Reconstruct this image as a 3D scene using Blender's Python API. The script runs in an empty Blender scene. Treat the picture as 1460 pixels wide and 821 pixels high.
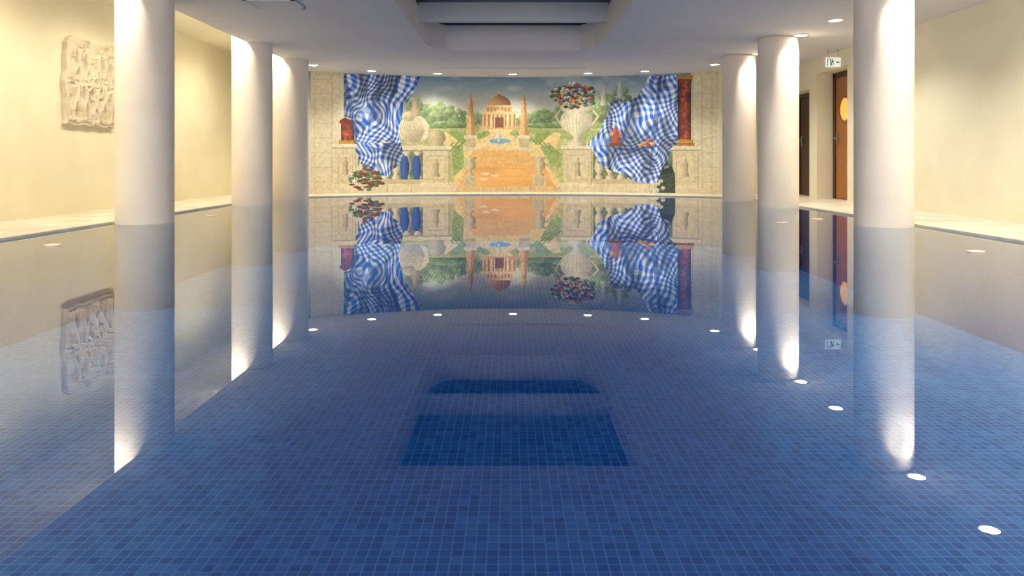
import bpy, bmesh, math, random
import numpy as np
from mathutils import Vector, Matrix
random.seed(4); rng=np.random.RandomState(7)
sc=bpy.context.scene
sc.view_settings.view_transform='Standard'
F=1100.0; VX=728.0; HY=230.0; CZ=0.70
CEIL=2.576; HICEIL=2.93
XL=-5.74; XR=5.60; YB=-3.0
WC=(0.07,8.7); WR=8.5
def wall_y(x,r=WR,c=WC): return c[1]+math.sqrt(max(r*r-(x-c[0])**2,0))
# ---------------------------------------------------------------- helpers
def lin(c):
    out=[]
    for v in c[:3]:
        v=v/255.0
        out.append(v/12.92 if v<=0.04045 else ((v+0.055)/1.055)**2.4)
    return tuple(out)+(1.0,)
def new_mat(name):
    m=bpy.data.materials.new(name); m.use_nodes=True
    return m,m.node_tree,m.node_tree.nodes['Principled BSDF']
def plaster(name,c1,c2,scale=3.0,rough=0.8,bump=0.08,detail_scale=60):
    m,nt,b=new_mat(name)
    tc=nt.nodes.new('ShaderNodeTexCoord'); n=nt.nodes.new('ShaderNodeTexNoise')
    n.inputs['Scale'].default_value=scale; n.inputs['Detail'].default_value=6
    nt.links.new(tc.outputs['Object'],n.inputs['Vector'])
    r=nt.nodes.new('ShaderNodeValToRGB')
    r.color_ramp.elements[0].position=.3; r.color_ramp.elements[1].position=.7
    r.color_ramp.elements[0].color=lin(c1); r.color_ramp.elements[1].color=lin(c2)
    nt.links.new(n.outputs['Fac'],r.inputs['Fac']); nt.links.new(r.outputs['Color'],b.inputs['Base Color'])
    n2=nt.nodes.new('ShaderNodeTexNoise'); n2.inputs['Scale'].default_value=detail_scale
    nt.links.new(tc.outputs['Object'],n2.inputs['Vector'])
    bp=nt.nodes.new('ShaderNodeBump'); bp.inputs['Strength'].default_value=bump; bp.inputs['Distance'].default_value=.01
    nt.links.new(n2.outputs['Fac'],bp.inputs['Height']); nt.links.new(bp.outputs['Normal'],b.inputs['Normal'])
    b.inputs['Roughness'].default_value=rough
    return m
def simple(name,c,rough=.5,metal=0,emit=None,es=0):
    m,nt,b=new_mat(name)
    b.inputs['Base Color'].default_value=lin(c); b.inputs['Roughness'].default_value=rough; b.inputs['Metallic'].default_value=metal
    if emit: b.inputs['Emission Color'].default_value=lin(emit); b.inputs['Emission Strength'].default_value=es
    return m
def obj_from_bm(name,bm,mats,smooth=False,parent=None):
    me=bpy.data.meshes.new(name); bm.normal_update(); bm.to_mesh(me); bm.free()
    if smooth:
        for p in me.polygons: p.use_smooth=True
    o=bpy.data.objects.new(name,me); sc.collection.objects.link(o)
    for m in (mats if isinstance(mats,(list,tuple)) else [mats]): me.materials.append(m)
    if parent: o.parent=parent
    return o
def add_box(bm,lo,hi,mi=0):
    vs=[bm.verts.new((x,y,z)) for x in (lo[0],hi[0]) for y in (lo[1],hi[1]) for z in (lo[2],hi[2])]
    for f in ((0,1,3,2),(4,6,7,5),(0,4,5,1),(2,3,7,6),(0,2,6,4),(1,5,7,3)):
        fc=bm.faces.new([vs[i] for i in f]); fc.material_index=mi
def box(name,lo,hi,mat,parent=None,bev=0):
    bm=bmesh.new(); add_box(bm,lo,hi)
    bmesh.ops.recalc_face_normals(bm,faces=bm.faces)
    if bev: bmesh.ops.bevel(bm,geom=bm.edges[:],offset=bev,segments=2,affect='EDGES')
    return obj_from_bm(name,bm,mat,parent=parent)
def lathe(bm,prof,cx=0,cy=0,seg=64,mi=0,mis=None,cap=True):
    rings=[]
    for r,z in prof:
        rings.append([bm.verts.new((cx+r*math.cos(2*math.pi*i/seg),cy+r*math.sin(2*math.pi*i/seg),z)) for i in range(seg)])
    for k in range(len(rings)-1):
        for i in range(seg):
            j=(i+1)%seg
            f=bm.faces.new((rings[k][i],rings[k][j],rings[k+1][j],rings[k+1][i])); f.smooth=True
            f.material_index=mis[k] if mis else mi
    if cap:
        f=bm.faces.new(rings[0][::-1]); f.material_index=mis[0] if mis else mi
        f=bm.faces.new(rings[-1]); f.material_index=mis[-1] if mis else mi
def empty(name,loc=(0,0,0)):
    e=bpy.data.objects.new(name,None); e.empty_display_size=.1; sc.collection.objects.link(e); return e

# ---------------------------------------------------------------- materials
M_wallL=plaster('cream_wall_plaster',(236,226,190),(242,233,201),2.0)
M_wallR=plaster('cream_wall_plaster_pale',(236,228,202),(242,235,210),2.0)
M_ceil=plaster('ceiling_paint',(212,209,212),(219,216,218),1.2,bump=.03)
M_hiceil=plaster('side_ceiling_paint',(240,232,206),(244,237,214),1.2,bump=.03)
M_col=plaster('column_plaster',(236,224,210),(242,231,219),2.5,bump=.12,detail_scale=90)
M_coping=plaster('coping_stone',(222,214,192),(236,230,212),9,rough=.45)
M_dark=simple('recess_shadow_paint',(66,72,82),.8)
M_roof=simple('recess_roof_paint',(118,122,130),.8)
M_beam=plaster('beam_paint',(206,208,214),(212,214,218),3,bump=.03)
M_wood=simple('door_wood',(168,104,48),.4)
M_dwood=simple('dark_wood',(74,48,34),.45)
M_metal=simple('brushed_metal',(170,170,165),.3,1)
M_white=simple('fixture_white',(240,238,230),.4)
M_glow=simple('lamp_glow',(255,250,235),.4,0,(255,248,228),18)
M_candle=simple('candle_wax',(250,225,200),.5,0,(255,205,160),.3)
# deck tiles
def tile_mat(name,size,cols,grout,mort,rough=.35,coord='Object',bump=0.0,h=None):
    m,nt,b=new_mat(name); N=nt.nodes; L=nt.links
    tc=N.new('ShaderNodeTexCoord')
    h=h or size
    br=N.new('ShaderNodeTexBrick'); br.offset=0; br.squash=1
    br.inputs['Scale'].default_value=1; br.inputs['Brick Width'].default_value=size; br.inputs['Row Height'].default_value=h
    br.inputs['Mortar Size'].default_value=mort; br.inputs['Mortar Smooth'].default_value=.1
    L.new(tc.outputs[coord],br.inputs['Vector'])
    dv=N.new('ShaderNodeVectorMath'); dv.operation='DIVIDE'; dv.inputs[1].default_value=(size,h,1)
    fl=N.new('ShaderNodeVectorMath'); fl.operation='FLOOR'
    L.new(tc.outputs[coord],dv.inputs[0]); L.new(dv.outputs[0],fl.inputs[0])
    sx=N.new('ShaderNodeVectorMath'); sx.operation='MULTIPLY'; sx.inputs[1].default_value=(1,1,0); L.new(fl.outputs[0],sx.inputs[0])
    wn=N.new('ShaderNodeTexWhiteNoise'); L.new(sx.outputs[0],wn.inputs['Vector'])
    # large soft variation
    ns=N.new('ShaderNodeTexNoise'); ns.inputs['Scale'].default_value=1.3; L.new(tc.outputs[coord],ns.inputs['Vector'])
    ad=N.new('ShaderNodeMath'); ad.operation='MULTIPLY_ADD'; ad.inputs[1].default_value=.75
    L.new(wn.outputs['Value'],ad.inputs[0])
    mu=N.new('ShaderNodeMath'); mu.operation='MULTIPLY'; mu.inputs[1].default_value=.25; L.new(ns.outputs['Fac'],mu.inputs[0]); L.new(mu.outputs[0],ad.inputs[2])
    rp=N.new('ShaderNodeValToRGB'); cr=rp.color_ramp
    while len(cr.elements)<len(cols): cr.elements.new(.5)
    for i,c in enumerate(cols): cr.elements[i].position=i/(len(cols)-1); cr.elements[i].color=lin(c)
    L.new(ad.outputs[0],rp.inputs['Fac'])
    mx=N.new('ShaderNodeMix'); mx.data_type='RGBA'; L.new(br.outputs['Fac'],mx.inputs['Factor'])
    L.new(rp.outputs['Color'],mx.inputs[6]); mx.inputs[7].default_value=lin(grout)
    L.new(mx.outputs[2],b.inputs['Base Color']); b.inputs['Roughness'].default_value=rough
    return m
M_pool=tile_mat('blue_mosaic_tile',.05,[(28,116,204),(40,136,224),(56,156,238),(96,186,250)],(150,210,250),.0034,coord='UV',h=.06)
M_poolside=tile_mat('pool_side_mosaic',.05,[(76,132,204),(84,140,210),(90,146,214)],(100,154,216),.003,coord='UV')
M_deck=tile_mat('travertine_deck',.30,[(222,200,178),(236,226,206),(244,238,222)],(196,180,160),.006,rough=.5)

# ---------------------------------------------------------------- pool + deck
loop=[(-4.5,-1.5),(4.4,-1.5)]
PC=(0.0,8.55); PR=7.5
xs=np.linspace(4.4,-4.5,41)
far=[(float(x),wall_y(float(x),PR,PC)) for x in xs]
loop+=far
NL=len(loop)
def offset_loop(lp,d):
    n=len(lp); out=[]
    for i in range(n):
        a=Vector(lp[i-1]);b=Vector(lp[i]);c=Vector(lp[(i+1)%n])
        t1=(b-a).normalized();t2=(c-b).normalized()
        n1=Vector((t1.y,-t1.x));n2=Vector((t2.y,-t2.x)); nn=(n1+n2).normalized()
        out.append(tuple(b+nn*d/max(nn.dot(n1),.5)))
    return out
def ring_fill(bm,outer,inner,z):
    vo=[bm.verts.new((x,y,z)) for x,y in outer]; vi=[bm.verts.new((x,y,z)) for x,y in inner]
    es=[bm.edges.new((vo[i],vo[(i+1)%len(vo)])) for i in range(len(vo))]+[bm.edges.new((vi[i],vi[(i+1)%len(vi)])) for i in range(len(vi))]
    bmesh.ops.triangle_fill(bm,edges=es,use_beauty=True)
    return vo,vi
cop=offset_loop(loop,.16)
bm=bmesh.new()
vo,vi=ring_fill(bm,[(XL-.1,YB-.1),(XR+.5,YB-.1),(XR+.5,17.5),(XL-.1,17.5)],cop,.02)
bmesh.ops.recalc_face_normals(bm,faces=bm.faces)
for f in bm.faces:
    if f.normal.z<0: f.normal_flip()
obj_from_bm('floor',bm,M_deck)
bm=bmesh.new()
def strip(bm,la,za,lb,zb):
    A=[bm.verts.new((x,y,za)) for x,y in la];B=[bm.verts.new((x,y,zb)) for x,y in lb]
    for i in range(len(A)):
        j=(i+1)%len(A); bm.faces.new((A[i],A[j],B[j],B[i]))
strip(bm,cop,.018,cop,.026); strip(bm,cop,.026,offset_loop(loop,.01),.026); strip(bm,offset_loop(loop,.01),.026,loop,.020); strip(bm,loop,.020,loop,-.03)
bmesh.ops.remove_doubles(bm,verts=bm.verts,dist=.0005)
obj_from_bm('pool_coping',bm,M_coping)
# basin with UVs in metres
PD=-.95
bm=bmesh.new(); uvl=bm.loops.layers.uv.new('UVMap')
base=[bm.verts.new((x,y,PD)) for x,y in loop]
f=bm.faces.new(base)
for l in f.loops: l[uvl].uv=(l.vert.co.x+20,l.vert.co.y+20)
s=0
for i in range(NL):
    a=loop[i];b=loop[(i+1)%NL]; d=math.dist(a,b)
    vs=[bm.verts.new((a[0],a[1],PD)),bm.verts.new((b[0],b[1],PD)),bm.verts.new((b[0],b[1],-.03)),bm.verts.new((a[0],a[1],-.03))]
    fc=bm.faces.new(vs); fc.material_index=1
    for l,uv in zip(fc.loops,((s,0),(s+d,0),(s+d,-PD-.03),(s,-PD-.03))): l[uvl].uv=(uv[0]+20,uv[1]+20)
    s+=d
bmesh.ops.triangulate(bm,faces=[f])
obj_from_bm('swimming_pool',bm,[M_pool,M_poolside])
# water
m,nt,b=new_mat('still_water'); nt.nodes.remove(b)
out=nt.nodes['Material Output']; fr=nt.nodes.new('ShaderNodeFresnel'); fr.inputs['IOR'].default_value=1.55
tr=nt.nodes.new('ShaderNodeBsdfTransparent'); tr.inputs['Color'].default_value=(.80,.94,1.0,1)
gl=nt.nodes.new('ShaderNodeBsdfGlossy'); gl.inputs['Roughness'].default_value=0.0; gl.inputs['Color'].default_value=(.97,.985,1,1)
mx=nt.nodes.new('ShaderNodeMixShader')
nt.links.new(fr.outputs[0],mx.inputs[0]);nt.links.new(tr.outputs[0],mx.inputs[1]);nt.links.new(gl.outputs[0],mx.inputs[2]);nt.links.new(mx.outputs[0],out.inputs['Surface'])
bm=bmesh.new(); f=bm.faces.new([bm.verts.new((x,y,0)) for x,y in loop]); bmesh.ops.triangulate(bm,faces=[f])
for f in bm.faces:
    f.normal_update()
    if f.normal.z<0: f.normal_flip()
obj_from_bm('pool_water',bm,m)

# ---------------------------------------------------------------- walls
box('wall_left',(XL-.15,YB,-.0),(XL,17.5,HICEIL+.05),M_wallL)
# back wall (behind the viewpoint) with an opening added for a front fill lamp
bm=bmesh.new()
wx0,wx1,wz0,wz1=-4.2,4.2,.5,2.35
add_box(bm,(XL-.15,YB-.15,0),(wx0,YB,3.4)); add_box(bm,(wx1,YB-.15,0),(XR+.6,YB,3.4))
add_box(bm,(wx0,YB-.15,0),(wx1,YB,wz0)); add_box(bm,(wx0,YB-.15,wz1),(wx1,YB,3.4))
obj_from_bm('wall_back',bm,M_wallR)
e=empty('added_fill_window'); bm=bmesh.new()  # made-up window frame around the fill lamp, out of view
for i in range(6):
    x=wx0+(wx1-wx0)*i/5; add_box(bm,(x-.03,YB-.1,wz0),(x+.03,YB-.04,wz1))
add_box(bm,(wx0,YB-.1,wz0),(wx1,YB-.04,wz0+.06)); add_box(bm,(wx0,YB-.1,wz1-.06),(wx1,YB-.04,wz1))
obj_from_bm('frame',bm,M_white,parent=e)
al=bpy.data.lights.new('front_fill','AREA'); al.shape='RECTANGLE'; al.size=wx1-wx0-.1; al.size_y=wz1-wz0-.1; al.energy=330; al.color=(.92,.93,1)  # added area lamp: cool front fill to brighten columns, ceiling and pool
ao=bpy.data.objects.new('front_fill',al); sc.collection.objects.link(ao); ao.location=(0,YB-.12,(wz0+wz1)/2); ao.parent=e
ao.rotation_euler=Vector((0,1,0)).to_track_quat('-Z','Z').to_euler()
# right wall with two recessed door openings
DX=5.90
bm=bmesh.new()
oA=(12.83,14.10,2.30); oB=(14.46,15.80,2.06)
add_box(bm,(XR,YB,0),(DX+.1,oA[0],CEIL+.05))
add_box(bm,(XR,oA[1],0),(DX+.1,oB[0],CEIL+.05))
add_box(bm,(XR,oB[1],0),(DX+.1,17.5,CEIL+.05))
for o in (oA,oB):
    add_box(bm,(XR,o[0],o[2]),(DX+.1,o[1],CEIL+.05)); add_box(bm,(DX+.06,o[0],0),(DX+.1,o[1],o[2]))
obj_from_bm('wall_right',bm,M_wallR)
def make_door(name,y0,y1,h,wood,port):
    e=empty(name); y0+=.0
    bm=bmesh.new()
    add_box(bm,(DX-.02,y0,.03),(DX+.06,y0+.09,h)); add_box(bm,(DX-.02,y1-.09,.03),(DX+.06,y1,h)); add_box(bm,(DX-.02,y0,h-.09),(DX+.06,y1,h))
    obj_from_bm('frame',bm,M_dwood,parent=e)
    box('leaf',(DX+.0,y0+.09,.035),(DX+.045,y1-.09,h-.09),wood,parent=e,bev=.004)
    yc=(y0+y1)/2
    if port:
        bm=bmesh.new(); lathe(bm,[(.20,0),(.24,0),(.24,.025),(.20,.025)],cap=False,seg=48)
        bmesh.ops.rotate(bm,verts=bm.verts,cent=(0,0,0),matrix=Matrix.Rotation(-math.pi/2,3,'Y')); bmesh.ops.translate(bm,verts=bm.verts,vec=(DX,yc,1.62))
        obj_from_bm('porthole_ring',bm,simple('brass_ring',(200,140,60),.3,.8),parent=e)
        bm=bmesh.new(); lathe(bm,[(.205,0),(.205,.012)],seg=48)
        bmesh.ops.rotate(bm,verts=bm.verts,cent=(0,0,0),matrix=Matrix.Rotation(-math.pi/2,3,'Y')); bmesh.ops.translate(bm,verts=bm.verts,vec=(DX,yc,1.62))
        obj_from_bm('porthole_glass',bm,simple('lit_glass',(240,190,90),.2,0,(255,190,80),.6),parent=e)
    bm=bmesh.new(); hy=y1-.16
    add_box(bm,(DX-.012,hy-.03,1.0),(DX,hy+.03,1.22)); add_box(bm,(DX-.06,hy-.012,1.10),(DX-.01,hy+.012,1.125)); add_box(bm,(DX-.065,hy-.13,1.10),(DX-.045,hy+.012,1.125))
    obj_from_bm('handle',bm,M_metal,parent=e)
make_door('door_1',13.08,14.08,2.29,M_wood,True)
make_door('door_2',14.78,15.78,2.05,M_dwood,False)
# far curved wall + wings
bm=bmesh.new()
x0,x1=-4.23,4.33
pts=[(XL,wall_y(x0))]+[(float(x),wall_y(float(x))) for x in np.linspace(x0,x1,65)]+[(XR+.0,wall_y(x1))]
lo=[bm.verts.new((x,y,0)) for x,y in pts]; hi=[bm.verts.new((x,y,HICEIL+.02)) for x,y in pts]
for i in range(len(pts)-1): bm.faces.new((lo[i],lo[i+1],hi[i+1],hi[i]))
obj_from_bm('wall_far',bm,M_wallR,smooth=False)
# ---------------------------------------------------------------- ceiling
bm=bmesh.new()
SX=-4.16
RY=8.3
hole=[(-1.36,RY),(1.44,RY),(1.44,12.2),(1.38,12.65),(1.18,13.05),(-1.10,13.05),(-1.30,12.65),(-1.36,12.2)]
outer=[(SX,YB),(XR+.35,YB),(XR+.35,17.5),(SX,17.5)]
vo,vi=ring_fill(bm,outer,hole,CEIL)
for f in bm.faces:
    f.normal_update()
    if f.normal.z>0: f.normal_flip()
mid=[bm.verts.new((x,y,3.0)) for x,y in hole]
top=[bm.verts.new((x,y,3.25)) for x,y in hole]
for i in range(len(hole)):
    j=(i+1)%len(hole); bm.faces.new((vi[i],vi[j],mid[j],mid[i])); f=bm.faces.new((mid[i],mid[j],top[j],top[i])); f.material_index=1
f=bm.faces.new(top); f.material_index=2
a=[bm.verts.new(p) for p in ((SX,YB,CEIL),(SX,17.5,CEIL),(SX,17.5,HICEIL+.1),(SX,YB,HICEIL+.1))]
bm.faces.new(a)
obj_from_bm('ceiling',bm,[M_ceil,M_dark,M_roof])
box('ceiling_side',(XL-.1,YB,HICEIL),(SX+.02,17.5,HICEIL+.08),M_hiceil)
bm=bmesh.new()
add_box(bm,(-1.36,11.40,2.77),(1.44,11.54,3.035))
add_box(bm,(-1.36,11.38,3.0),(1.44,11.56,3.045))
obj_from_bm('ceiling_beam',bm,M_beam)
# slot diffuser and air grille
bm=bmesh.new(); add_box(bm,(-1.40,15.42,CEIL-.012),(1.50,15.46,CEIL),0); add_box(bm,(-1.40,15.50,CEIL-.012),(1.50,15.54,CEIL),0); add_box(bm,(-1.40,15.46,CEIL-.006),(1.50,15.50,CEIL),1)
obj_from_bm('slot_air_diffuser',bm,[M_ceil,M_dark])
bm=bmesh.new()
add_box(bm,(-3.1,8.9,CEIL-.004),(-2.5,9.4,CEIL),1)
for a_ in ((-3.1,8.9,-2.5,8.94),(-3.1,9.36,-2.5,9.4),(-3.1,8.9,-3.06,9.4),(-2.54,8.9,-2.5,9.4)): add_box(bm,(a_[0],a_[1],CEIL-.02),(a_[2],a_[3],CEIL),0)
for i in range(9): add_box(bm,(-3.06,8.96+i*.045,CEIL-.014),(-2.54,8.98+i*.045,CEIL),0)
obj_from_bm('ceiling_air_grille',bm,[M_ceil,M_dark])

# ---------------------------------------------------------------- columns
cols=[(4.06,8.4,.30,CEIL),(4.09,11.8,.30,CEIL),(4.07,13.75,.29,CEIL),(-4.17,8.8,.31,HICEIL),(-4.17,12.45,.315,HICEIL),(-4.09,14.35,.32,HICEIL)]
for i,(x,y,r,t) in enumerate(cols):
    bm=bmesh.new()
    lathe(bm,[(r+.004,PD),(r+.004,-.04),(r,-.03),(r,t-.02),(r-.006,t)],x,y,96)
    obj_from_bm('column' if i==0 else 'column.%03d'%i,bm,M_col)

# ---------------------------------------------------------------- downlights
def downlight(x,y,z,watts,aim=(0,0,-1),angle=140,color=(1,.93,.78),blend=.8,r=.10,visible=True,idx=[0]):
    bm=bmesh.new()
    lathe(bm,[(r*.8,z-.004),(r*.86,z-.018),(r,z-.02),(r*1.12,z-.01),(r*1.15,z)],x,y,32,mi=0,cap=False)
    vs=[bm.verts.new((x+r*.84*math.cos(a*math.pi/16),y+r*.84*math.sin(a*math.pi/16),z-.012)) for a in range(32)]
    f=bm.faces.new(vs[::-1]); f.material_index=1
    nm='downlight' if idx[0]==0 else 'downlight.%03d'%idx[0]; idx[0]+=1
    o=obj_from_bm(nm,bm,[M_white,M_glow])
    ld=bpy.data.lights.new('lamp','SPOT'); ld.energy=watts; ld.spot_size=math.radians(angle); ld.spot_blend=blend; ld.color=color; ld.shadow_soft_size=.04
    lo=bpy.data.objects.new('lamp',ld); sc.collection.objects.link(lo); lo.location=(x,y,z-.05)
    lo.rotation_euler=Vector(aim).to_track_quat('-Z','Y').to_euler(); lo.parent=o
for x,y in ((4.30,-1.5),(4.30,.4),(4.3,2.2),(4.3,4.0),(4.3,5.5),(4.24,6.83),(4.20,7.98),(4.30,10.2),(4.30,11.42),(4.30,13.38)):
    downlight(x,y,CEIL,98,aim=(.06,0,-1),angle=134)
for x,y in ((-3.83,14.95),(3.93,14.85),(-2.87,15.95),(2.78,15.98),(-1.55,16.4),(1.64,16.35),(.05,16.5)):
    downlight(x,y,CEIL,108,aim=(0,.04,-1),angle=120,blend=1.0)
for x,y in ((-4.45,-1.5),(-4.45,1.0),(-4.45,3.5),(-4.45,6.0),(-4.44,8.36),(-4.44,10.3),(-4.44,12.0),(-4.42,13.92)):
    downlight(x,y,HICEIL,100,aim=(-.08,0,-1),angle=160,color=(1,.92,.74),r=.08)

# ---------------------------------------------------------------- exit sign
e=empty('exit_sign'); sx,sy,sz=5.40,12.94,2.36
box('housing',(sx-.14,sy-.02,sz-.09),(sx+.14,sy+.02,sz+.09),M_white,parent=e,bev=.004)
M_sg=simple('sign_green',(30,90,60),.4)
bm=bmesh.new()
fy=sy-.023
def q(a,b,c,d):
    add_box(bm,(sx+a,fy,sz+b),(sx+c,fy+.002,sz+d))
q(-.10,-.06,-.085,.06);q(-.10,.05,-.03,.06);q(-.045,-.06,-.03,.06)
q(-.02,.035,.0,.055);q(-.025,-.01,.005,.03);q(-.035,-.055,-.022,-.01);q(.0,-.05,.013,-.01);q(.005,.012,.025,.022)
q(.05,-.01,.11,.01);q(.06,-.03,.07,.03)
obj_from_bm('pictogram',bm,M_sg,parent=e)
bm=bmesh.new(); lathe(bm,[(.005,sz+.085),(.005,CEIL)],sx-.09,sy,10); lathe(bm,[(.005,sz+.085),(.005,CEIL)],sx+.09,sy,10)
obj_from_bm('hanger_rods',bm,M_metal,parent=e)
box('lit_face',(sx-.125,sy-.0215,sz-.078),(sx+.125,sy-.0205,sz+.078),simple('sign_face',(245,250,240),.4,0,(240,255,240),.5),parent=e)

# ---------------------------------------------------------------- floating candles
for i,(x,y) in enumerate(((-3.81,6.42),(-3.84,9.87),(3.60,5.97),(3.08,8.75),(3.7,9.3))):
    bm=bmesh.new(); lathe(bm,[(.02,-.015),(.045,-.01),(.06,.003),(.064,.008),(.056,.007),(.04,.004),(.012,.004),(.005,.012),(.001,.018)],x,y,24,cap=False)
    obj_from_bm('floating_candle' if i==0 else 'floating_candle.%03d'%i,bm,M_candle)

# ---------------------------------------------------------------- relief plaque on left wall
nu,nv=240,230
U,V=np.meshgrid(np.linspace(0,1,nu),np.linspace(0,1,nv))
H=np.zeros_like(U)
def cap(ax,ay,bx,by,ra,rb,h):
    global H
    px,py=U-ax,V-ay; dx,dy=bx-ax,by-ay; L2=dx*dx+dy*dy+1e-9
    t=np.clip((px*dx+py*dy)/L2,0,1); r=ra+(rb-ra)*t
    d=np.hypot(px-t*dx,py-t*dy)
    H=np.maximum(H,h*np.sqrt(np.clip(1-(d/r)**2,0,1)))
def fig(x,y,s,lean,h,arm):
    hx,hy=x+lean*s*.3,y+.5*s
    cap(x,y,hx,hy-.1*s,.075*s,.095*s,h)            # torso
    cap(hx+.01,hy+.02*s,hx+.01,hy+.04*s,.06*s,.055*s,h*1.15)  # head
    cap(x-.02*s,y,x-.1*s-lean*.1,y-.25*s,.06*s,.045*s,h*.9); cap(x-.1*s-lean*.1,y-.25*s,x-.13*s,y-.5*s,.042*s,.03*s,h*.8)
    cap(x+.03*s,y,x+.12*s,y-.22*s,.06*s,.045*s,h*.9); cap(x+.12*s,y-.22*s,x+.08*s,y-.5*s,.042*s,.03*s,h*.8)
    a=arm; ex,ey=hx+.2*s*math.cos(a),hy-.12*s+.2*s*math.sin(a)
    cap(hx,hy-.12*s,ex,ey,.035*s,.03*s,h); cap(ex,ey,ex+.15*s*math.cos(a+.7),ey+.15*s*math.sin(a+.7),.028*s,.022*s,h)
    a=math.pi-arm*.6; ex,ey=hx+.18*s*math.cos(a),hy-.12*s-.15*s*math.sin(a)
    cap(hx,hy-.12*s,ex,ey,.035*s,.03*s,h*.9); cap(ex,ey,ex-.02,ey-.14*s,.028*s,.022*s,h*.9)
for (x,y,s,l,a) in ((.17,.68,.42,.1,.5),(.36,.70,.42,-.2,1.1),(.55,.68,.44,.2,.2),(.72,.71,.40,-.1,.9),(.87,.66,.38,-.2,.4),
                    (.14,.27,.46,.2,.9),(.33,.29,.44,-.1,.2),(.52,.25,.44,.25,.8),(.70,.30,.46,.1,1.2),(.87,.26,.42,-.2,.3),(.44,.47,.3,.4,.1),(.64,.48,.28,-.4,.3)):
    fig(x,y,s,l,.06,a)
cap(.05,.06,.95,.06,.03,.03,.02); cap(.05,.48,.95,.47,.015,.012,.014)
cap(.42,.12,.62,.14,.07,.05,.03); cap(.62,.14,.68,.22,.04,.03,.03)   # crouching animal
n=rng.rand(nv,nu); 
for _ in range(3): n=(n+np.roll(n,1,0)+np.roll(n,-1,0)+np.roll(n,1,1)+np.roll(n,-1,1))/5
H=H+(n-.5)*.014
depth=.06+H
Yc=9.86+U*1.24 + .02*np.sin(V*9)*(1-U)*1.0+.012*np.sin(V*21)
Zc=1.18+V*1.13+ .03*np.sin(U*7+1)*V+.012*np.sin(U*23)
Zc=Zc+ (V)*(-.10)*np.clip((.12-U)/.12,0,1)
Xc=XL+depth
co=np.stack([Xc,Yc,Zc],-1).reshape(-1,3)
def grid_faces(nu,nv):
    i=np.arange(nv-1)[:,None]*nu+np.arange(nu-1)[None,:]
    return np.stack([i,i+1,i+1+nu,i+nu],-1).reshape(-1,4)
def np_mesh(name,co,faces,mat,smooth=True):
    me=bpy.data.meshes.new(name); me.vertices.add(len(co)); me.vertices.foreach_set('co',co.astype(np.float32).ravel())
    nf=len(faces); me.loops.add(nf*4); me.loops.foreach_set('vertex_index',faces.astype(np.int32).ravel())
    me.polygons.add(nf); me.polygons.foreach_set('loop_start',np.arange(0,nf*4,4,dtype=np.int32)); 
    try: me.polygons.foreach_set('loop_total',np.full(nf,4,dtype=np.int32))
    except Exception: pass
    me.update(calc_edges=True); me.validate()
    if smooth: me.polygons.foreach_set('use_smooth',np.ones(len(me.polygons),dtype=bool))
    me.materials.append(mat); o=bpy.data.objects.new(name,me); sc.collection.objects.link(o); return o
# side skirt ring back to wall
per=[(0,j) for j in range(nu)]+[(i,nu-1) for i in range(1,nv)]+[(nv-1,j) for j in range(nu-2,-1,-1)]+[(i,0) for i in range(nv-2,0,-1)]
pi_=np.array([a*nu+b for a,b in per]); skirt=co[pi_].copy(); skirt[:,0]=XL+.001
base_i=len(co); n_=len(pi_); k=np.arange(n_); k2=(k+1)%n_
fs=np.stack([pi_[k],base_i+k,base_i+k2,pi_[k2]],-1)
M_relief=plaster('carved_stone',(212,196,164),(230,216,188),14,rough=.75,bump=.2)
np_mesh('relief_plaque',np.concatenate([co,skirt]),np.concatenate([grid_faces(nu,nv),fs]),M_relief)

# ---------------------------------------------------------------- MURAL (painted on the curved wall; vertex-painted surface)
nu,nv=1300,400
xa,xb=-4.22,4.32
Xg,Zg=np.meshgrid(np.linspace(xa,xb,nu),np.linspace(.025,CEIL-.004,nv))
Yg=WC[1]+np.sqrt((WR-.004)**2-(Xg-WC[0])**2)
PX=VX+F*Xg/Yg; PY=HY-F*(Zg-CZ)/Yg     # painting coordinates of the artwork
C=np.zeros((nv,nu,3))
def col(c): return np.array(c)/255.0
def vnoise(sx,sy,seed=0,ox=0,oy=0):
    r=np.random.RandomState(seed); G=r.rand(256,256)
    a=(PX+ox)/sx; b=(PY+oy)/sy; ia=np.floor(a).astype(int); ib=np.floor(b).astype(int); fa=a-ia; fb=b-ib
    fa=fa*fa*(3-2*fa); fb=fb*fb*(3-2*fb)
    g=lambda i,j:G[i%256,j%256]
    return (g(ia,ib)*(1-fa)+g(ia+1,ib)*fa)*(1-fb)+(g(ia,ib+1)*(1-fa)+g(ia+1,ib+1)*fa)*fb
N1=vnoise(3,3,1);N2=vnoise(9,7,2);N3=vnoise(28,9,3);N4=vnoise(1.5,1.5,4)
def put(mask,c,shade=None,a=1.0):
    c=np.asarray(c,float)
    cc=(c/255.0) if c.ndim==1 else c[mask]
    v=np.broadcast_to(cc,(mask.sum(),3)).copy()
    if shade is not None: v=v*(shade[mask][:,None])
    C[mask]=C[mask]*(1-a)+v*a
def pmask(pts):
    ins=np.zeros(PX.shape,bool); n=len(pts)
    for i in range(n):
        x1,y1=pts[i]; x2,y2=pts[(i+1)%n]
        if y1==y2: continue
        cnd=((PY>y1)!=(PY>y2))
        xi=(x2-x1)*(PY-y1)/(y2-y1)+x1
        ins^=cnd&(PX<xi)
    return ins
def poly(pts,c,nz=.15,a=1.0): m=pmask(pts); put(m,c,1-nz/2+nz*N1,a); return m
def rect(x0,y0,x1,y1,c,nz=.12,a=1.0): m=(PX>=x0)&(PX<=x1)&(PY>=y0)&(PY<=y1); put(m,c,1-nz/2+nz*N1,a); return m
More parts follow.
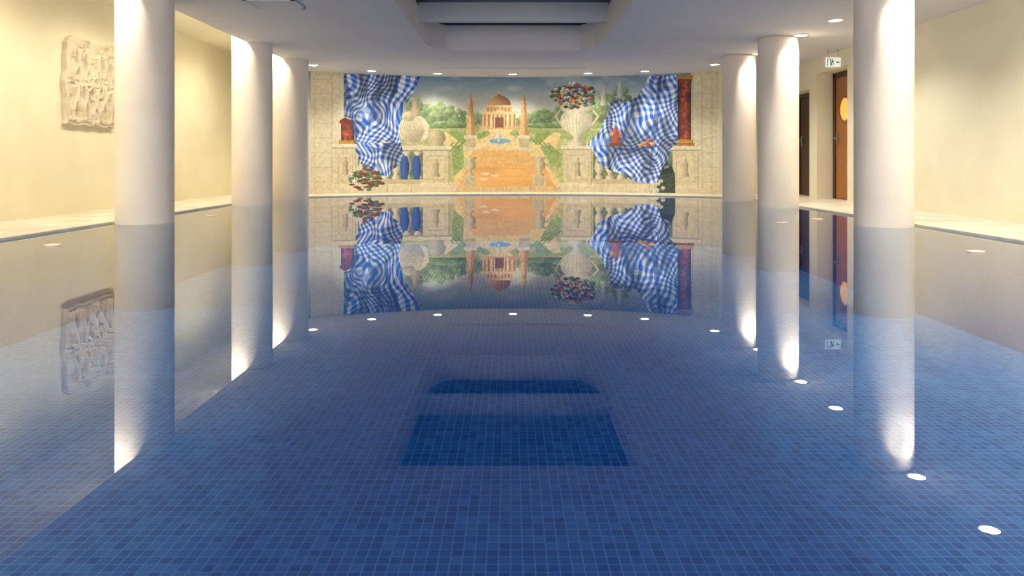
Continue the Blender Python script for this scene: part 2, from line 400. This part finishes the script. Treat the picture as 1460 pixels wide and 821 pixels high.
def ell(cx,cy,rx,ry,c,nz=.15,lit=0,a=1.0):
    dx=(PX-cx)/rx; dy=(PY-cy)/ry; m=dx*dx+dy*dy<=1
    put(m,c,(1-nz/2+nz*N1)*(1+lit*(-dx-dy)*.5),a); return m
def turn(cx,prof,c,nz=.1):
    ys=[p[0] for p in prof]; hw=[p[1] for p in prof]
    w=np.interp(PY,ys,hw); m=(PY>=ys[0])&(PY<=ys[-1])&(np.abs(PX-cx)<=w)
    t=(PX-cx)/np.maximum(w,.01); put(m,c,(1-nz/2+nz*N1)*(1.05-.28*np.clip(t+.2,0,1.2)-.1*np.clip(-t-.4,0,1)))
def line(x0,y0,x1,y1,w,c,a=1.0):
    dx,dy=x1-x0,y1-y0; t=np.clip(((PX-x0)*dx+(PY-y0)*dy)/(dx*dx+dy*dy),0,1)
    m=np.hypot(PX-x0-t*dx,PY-y0-t*dy)<w/2; put(m,c,None,a)
CR=(226,214,182); CR2=(206,192,156); SH=(160,146,116)
# sky
t=np.clip((PY-105)/52,0,1)[...,None]
sky=col((104,140,170))*(1-t)+col((222,218,196))*t
cl=np.clip((N3*.6+N2*.4-.5)*3,0,1)[...,None]; sky=sky*(1-.55*cl)+col((220,218,206))*.55*cl
C[:]=sky
# distant hills / tree bands
def tree(cx,cy,rx,ry,base,n=26):
    for _ in range(n):
        a=random.random()*6.28; r=math.sqrt(random.random())
        x=cx+rx*r*math.cos(a); y=cy+ry*r*math.sin(a); k=.78+.4*(cy+ry-y)/(2*ry)-.08*(x-cx)/rx
        ell(x,y,rx*.28+1,ry*.22+1,(base[0]*k,base[1]*k,base[2]*k),.3,.25)
rect(560,168,880,200,(150,164,112),.3)
for x,y,rx,ry,b in ((600,165,22,16,(134,152,112)),(628,162,18,14,(138,158,112)),(652,168,12,12,(122,146,100)),(676,170,12,9,(140,158,110)),
                    (757,170,14,9,(134,156,108)),(775,168,16,10,(122,146,102)),(800,164,14,12,(130,152,108)),(835,162,18,16,(122,144,100)),
                    (862,154,18,18,(130,150,106)),(888,144,16,18,(106,130,98)),(640,179,30,5,(116,142,92)),(790,179,30,5,(116,142,92)),(590,152,10,12,(150,164,134))):
    tree(x,y,rx,ry,b)
# lawns and paths
rect(560,183,880,275,(196,196,132),.18)
for i,pts in enumerate((((600,186),(690,183),(660,196),(600,200)),((740,183),(850,186),(850,200),(770,196)))): poly(pts,(164,180,110),.2)
poly([(700,182),(726,182),(760,212),(812,275),(640,275),(664,212)],(242,212,150),.15)      # central court
m_=pmask([(676,214),(752,214),(778,240),(796,275),(652,275),(664,240)])
put(m_,(242,184,112),.94+.12*N3)
for yy in (222,231,241,252): line(672-(yy-214)*.4,yy,756+(yy-214)*.5,yy-1,.7,(220,158,92),.6)
poly([(624,190),(640,187),(700,228),(690,236),(652,236)],(240,212,148),.12)
poly([(800,190),(784,187),(728,226),(740,236),(786,232)],(240,212,148),.12)
poly([(676,214),(752,214),(770,238),(658,238)],(240,190,118),.1)
poly([(636,188),(650,187),(668,200),(660,206)],(150,172,98),.2); poly([(790,188),(776,187),(758,199),(768,206)],(150,172,98),.2)
poly([(642,208),(660,206),(662,238),(648,250)],(158,178,108),.2); poly([(770,210),(784,206),(800,226),(800,240),(786,236)],(158,178,108),.2)
poly([(676,192),(694,186),(700,190),(684,200)],(164,180,108),.2); poly([(732,186),(748,192),(742,200),(726,190)],(164,180,108),.2)
for k in range(6):
    poly([(690-k*9,188+k*3),(694-k*9,187+k*3),(687-k*11,196+k*5),(683-k*11,197+k*5)],(122,148,84),.2,.8)
    poly([(734+k*9,188+k*3),(738+k*9,189+k*3),(747+k*11,197+k*5),(742+k*11,196+k*5)],(122,148,84),.2,.8)
# rotunda temple (dome on a colonnaded drum)
OR=(226,172,116); OD=(166,114,74); OL=(238,198,142)
dm=(((PX-712)/17)**2+((PY-152)/16)**2<=1)&(PY<152); put(dm,(222,168,112),1.08-.02*(PX-700))
for k in range(-3,4): 
    for s_ in range(8):
        t0=s_/8*1.5; t1=(s_+1)/8*1.5
        line(712+k*5.2*math.cos(t0),152-15.5*math.sin(t0),712+k*5.2*math.cos(t1),152-15.5*math.sin(t1),.7,(164,118,82),.6)
rect(710,132,714,138,OD); ell(712,132,2,2.4,OR)
rect(692,150,732,153,(236,200,150)); rect(694,153,730,160,OR)
for x in range(695,730,5): rect(x,153.5,x+1.6,159.5,OD,.1,.8)
rect(688,159,736,183,OL)
for x in range(690,736,6): rect(x,163,x+2.4,180,OD,.1,.85)
rect(686,159,738,162,(240,206,152)); rect(684,180,740,184,OR)
poly([(699,163),(725,163),(712,155)],(238,200,146)); rect(706,167,718,182,(134,86,62)); rect(699,163,702,182,(244,214,160)); rect(722,163,725,182,(244,214,160))
# obelisks
for cx in (671,747):
    poly([(cx,137),(cx+2.5,142),(cx+7,194),(cx-7,194),(cx-2.5,142)],(232,186,126),.2); poly([(cx,137),(cx+2.5,142),(cx+7,194),(cx+1,194)],(194,142,92),.15)
    for yy in range(148,192,7): line(cx-5,yy,cx+5,yy,.7,(178,130,86),.5)
    rect(cx-9,193,cx+9,198,CR); rect(cx-7,197,cx+7,212,(206,188,140)); rect(cx-10,210,cx+10,214,CR); ell(cx,136.5,1.6,2.4,(200,160,90))
# fountain
ell(712,202,19,5.5,(220,212,178)); ell(712,201,15,3.6,(134,172,184)); turn(712,[(184,.5),(190,1),(194,4),(196,1.5),(202,3)],(196,206,200))
for k in (-5,5): line(712,188,712+k,198,1,(220,230,226),.8)
# doves
for x,y in ((693,248),(706,251),(690,256),(742,268),(752,270),(760,267),(735,271)):
    ell(x,y,3.6,1.3,(238,234,224),.05,.2); ell(x+3.4,y-1.4,1.2,1.1,(240,238,230)); poly([(x-1,y),(x-5,y-3.4),(x-6,y-1)],(228,224,212))
# garden urns on steps
for cx in (670,769):
    turn(cx,[(224,9),(226,9.5),(228,6),(233,8.5),(239,8),(243,3),(246,2.5),(248,6),(250,7)],(214,200,160)); rect(cx-9,250,cx+9,268,(216,202,162)); rect(cx-7,253,cx+7,265,(190,174,134),.1,.5)
# plinth / floor strip of painted terrace
rect(443,261,655,280,CR,.1); rect(795,261,1023,280,CR,.1); rect(650,266,800,280,(224,196,148),.12)
for x in range(450,1020,34): rect(x,264,x+.8,276,SH,.1,.6)
# balustrades
for x0,x1 in ((510,604),(846,960)):
    rect(x0,214,x1,258,(110,130,102),.4); 
    for x in np.arange(x0+8,x1,15.5):
        turn(x,[(216,5),(218,5.5),(221,2.5),(226,4),(236,6.5),(242,6),(248,2.5),(252,5.5),(256,6)],CR)
    rect(x0,207,x1,216,CR); rect(x0,214,x1,216,SH,.1,.7); rect(x0,255,x1,262,CR2)
# side stone piers (painted ashlar)
rect(443,95,491,264,CR,.1); rect(986,95,1023,264,CR,.1)
SJ=(202,190,156)
rect(472,100,475,264,(208,196,162),.1,.8); rect(986,100,989,270,(208,196,162),.1,.8); rect(1000,100,1002,270,(208,196,160),.1,.8); rect(1014,100,1016,276,(206,194,158),.1,.8)
for y in range(112,275,21):
    rect(443,y,474,y+1.1,SJ,.1,.75); rect(1001,y,1023,y+1.1,SJ,.1,.75)
rect(448,100,449.2,276,SJ,.1,.6)
rect(443,97,491,106,(220,208,174)); rect(985,97,1023,107,(220,208,174)); rect(443,105,491,106.3,SJ,.1,.6)
# pedestals
def ped(x0,x1,y0,y1):
    rect(x0-3,y0-4,x1+3,y0+2,(236,226,194)); rect(x0-3,y0+1,x1+3,y0+3,SH,.1,.6); rect(x0,y0+3,x1,y1,(222,208,170)); rect(x0+5,y0+10,x1-5,y1-8,(204,188,148)); rect(x0+6,y0+11,x1-6,y1-9,(226,212,176))
    c=(x0+x1)/2; turn(c,[(y0+14,1),(y0+16,2.5),(y0+19,1.5),(y0+22,4),(y0+30,3),(y0+40,5)],(200,186,150)); rect(x0-3,y1-4,x1+3,y1+2,(234,222,188)); rect(x1-1.5,y0+3,x1,y1,SH,.1,.6)
ped(477,508,209,266); ped(603,641,212,264); ped(803,844,211,264); ped(959,996,212,268)
# red marble columns
def redcol(x0,x1,y0,y1):
    m=(PX>=x0)&(PX<=x1)&(PY>=y0)&(PY<=y1); t=(PX-x0)/(x1-x0)
    put(m,(150,70,54),(.5+.7*np.sin(np.clip(t,0,1)*3.1))*(.7+.7*np.clip(N2+N1-.8,0,1)))
redcol(966,985,112,203); rect(963,107,988,113,(190,140,70)); rect(964,113,987,115,(110,60,30)); rect(963,199,988,204,(206,150,66)); rect(961,204,990,208,(176,120,52))
redcol(486,505,172,203); poly([(484,172),(492,167),(500,171),(506,170),(506,178),(484,176)],(120,50,34)); rect(483,200,508,205,(206,150,66))
# vases & shell on left
ell(590,184,22,20,(218,204,170),.15,.35); 
for k in range(7): 
    r=19-k*2.6; th=np.linspace(.2,5.4,22)
    for i in range(21): line(590+r*math.cos(th[i]),184+r*.9*math.sin(th[i]),590+r*math.cos(th[i+1]),184+r*.9*math.sin(th[i+1]),.8,(170,148,112),.7)
poly([(600,168),(612,178),(610,196),(598,204),(606,186)],(232,214,178)); ell(583,166,9,7,(220,204,164),.15,.3)
turn(592,[(140,1),(144,6),(150,4),(158,8),(166,5)],(204,188,148)); turn(622,[(186,5),(190,12),(198,14),(204,10),(208,7)],(206,190,148))
# big urn with bouquet on right
turn(822,[(150,20),(153,24),(156,22),(160,17),(166,22),(176,24),(184,20),(191,9),(196,4),(199,6),(203,12),(208,14)],(228,218,188))
for k in range(-3,4): line(822+k*6,164,822+k*3.5,190,1,(186,170,134),.6)
line(798,158,792,166,2.5,(214,198,158)); line(792,166,800,178,2.5,(214,198,158)); line(846,158,853,166,2.5,(214,198,158)); line(853,166,844,178,2.5,(214,198,158))
for _ in range(90): 
    a=random.random()*6.28; r=math.sqrt(random.random()); ell(819+33*r*math.cos(a),137+18*r*math.sin(a),3.4,2.2,random.choice(((80,104,72),(102,124,82),(66,88,68),(112,92,66))),.3,.3)
for _ in range(50):
    a=random.random()*6.28; r=math.sqrt(random.random()); c=random.choice(((206,64,48),(226,126,62),(242,232,212),(186,56,60),(102,110,170),(232,192,92),(224,160,150),(240,230,214)))
    x,y=819+30*r*math.cos(a),135+17*r*math.sin(a); ell(x,y,2.6,2.1,c,.3,.6); ell(x+.3,y+.3,1.0,.8,(c[0]*.6,c[1]*.5,c[2]*.5))
# garden statue
turn(861,[(124,1.5),(127,3),(130,2),(134,5),(142,4),(150,5.5)],(206,204,184)); turn(884,[(116,1),(120,3),(124,3),(132,5),(140,3)],(196,206,200))
# drapery
def drape(pts,seed,ang):
    m=pmask(pts)
    wx=26*(vnoise(36,32,seed)-.5)+6*(vnoise(15,15,seed+1)-.5); wy=26*(vnoise(32,36,seed+2)-.5)
    fold=vnoise(17,28,seed+5)
    swirl=22*(fold-.5)
    x=PX+wx+swirl*.6; y=PY+wy+swirl
    c,s=math.cos(ang),math.sin(ang); u=x*c+y*s; v=-x*s+y*c
    a=np.clip(.5+1.8*np.sin(u*2*math.pi/8.2),0,1); b=np.clip(.5+1.8*np.sin(v*2*math.pi/8.2),0,1)
    w=a*.62+b*.38
    colr=col((230,236,246))*(1-w)[...,None]+col((30,84,186))*w[...,None]
    sh=.70+.46*np.clip(.5+1.7*(vnoise(10,30,seed+7)-.5)+1.0*(vnoise(7,12,seed+9)-.5),0,1)
    put(m,colr,sh); return m
drape([(490,106),(600,106),(592,128),(583,142),(576,152),(572,168),(568,188),(572,204),(560,208),(548,200),(530,208),(512,206),(505,190),(503,170),(490,166)],11,.5)
drape([(508,204),(530,204),(572,204),(575,220),(568,236),(560,242),(557,253),(545,250),(530,244),(516,236),(510,224),(507,214)],31,.3)
drape([(926,107),(966,107),(966,204),(956,212),(952,236),(944,252),(930,262),(906,260),(888,248),(872,244),(852,232),(848,218),(838,206),(846,196),(858,182),(866,162),(872,142),(890,146),(908,138),(920,120)],51,-.4)
for pts in (((490,106),(494,106),(503,150),(510,205),(505,205),(498,160)),((545,107),(549,107),(530,170),(526,200),(524,170)),((905,140),(909,138),(890,200),(880,240),(886,196)),((940,108),(944,108),(938,180),(925,255),(930,180)),((568,107),(574,107),(556,150),(548,196),(550,150)),((850,206),(900,212),(950,206),(902,217)),((510,206),(540,211),(572,205),(542,215))):
    poly(pts,(34,60,124),.2,.5)
# blue vases between balusters
for x in (577,594): turn(x,[(222,3),(226,5),(236,7),(246,6),(254,4),(256,5)],(62,98,174))
# figurine, fruit
rect(868,204,888,208,(120,70,40)); turn(878,[(180,2),(183,3),(186,2),(190,6),(198,5),(204,7)],(176,84,60)); ell(872,190,2.6,3.4,(210,160,100)); ell(884,193,2.6,3,(190,110,60)); line(872,188,868,182,1.2,(170,90,60)); line(883,188,888,184,1.2,(170,90,60))
for x,y,c in ((920,204,(222,130,50)),(926,200,(214,90,50)),(931,205,(232,170,70)),(925,207,(170,60,46)),(914,207,(220,150,60))): ell(x,y,3,2.6,c,.1,.5)
# flowers bottom left
for _ in range(70):
    a=random.random()*6.28;r=math.sqrt(random.random()); ell(523+24*r*math.cos(a),256+16*r*math.sin(a),4.2,1.5,random.choice(((70,94,66),(98,122,86),(110,66,60),(104,116,84))),.3,.3)
for x,y in ((505,258),(516,248),(512,268),(528,262),(538,254),(520,238),(500,248),(532,246),(510,241)):
    cc_=random.choice(((240,236,226),(150,60,62),(236,220,214),(130,44,48)))
    for k in range(5):
        a=k*1.256+x; line(x,y,x+3.4*math.cos(a),y+2.6*math.sin(a),1.8,cc_)
# bag and lilies bottom right
poly([(943,242),(958,237),(963,250),(963,276),(938,275),(936,262)],(64,80,72),.3); poly([(943,242),(958,237),(960,246),(942,250)],(44,58,54),.3); line(944,241,950,231,1.3,(40,54,50)); line(950,231,957,238,1.3,(40,54,50))
for x,y in ((934,264),(942,258),(945,268),(937,271),(930,270),(938,262)):
    for k in range(6):
        a=k*1.047+x; line(x,y,x+2.8*math.cos(a),y+2.3*math.sin(a),1.6,(232,230,216))
    ell(x,y,.9,.8,(214,190,110)); line(x,y,x-3,y+6,.8,(90,116,76))
C*= (0.97+.06*N4)[...,None]
C=C*.95+.05*col((236,226,206))
C=np.clip(C,0,1)
Cl=np.where(C<=.04045,C/12.92,((C+.055)/1.055)**2.4)
m,nt,b=new_mat('mural_paint'); at=nt.nodes.new('ShaderNodeAttribute'); at.attribute_name='paint'
nt.links.new(at.outputs['Color'],b.inputs['Base Color']); b.inputs['Roughness'].default_value=.75
co=np.stack([Xg,Yg,Zg],-1).reshape(-1,3)
mo=np_mesh('wall_mural',co,grid_faces(nu,nv),m)
ca=mo.data.color_attributes.new('paint','FLOAT_COLOR','POINT')
ca.data.foreach_set('color',np.concatenate([Cl.reshape(-1,3),np.ones((nu*nv,1))],1).astype(np.float32).ravel())

# ---------------------------------------------------------------- world & camera
w=bpy.data.worlds.new('World'); sc.world=w; w.use_nodes=True
w.node_tree.nodes['Background'].inputs[0].default_value=(.5,.55,.6,1); w.node_tree.nodes['Background'].inputs[1].default_value=.2
cam=bpy.data.cameras.new('camera'); co_=bpy.data.objects.new('camera',cam); sc.collection.objects.link(co_)
co_.location=(0,0,CZ); co_.rotation_euler=(math.pi/2,0,0)
cam.sensor_width=36; cam.lens=F/1460*36; cam.shift_y=-(410.5-HY)/1460; cam.shift_x=2/1460; cam.clip_start=.05; cam.clip_end=100
sc.camera=co_
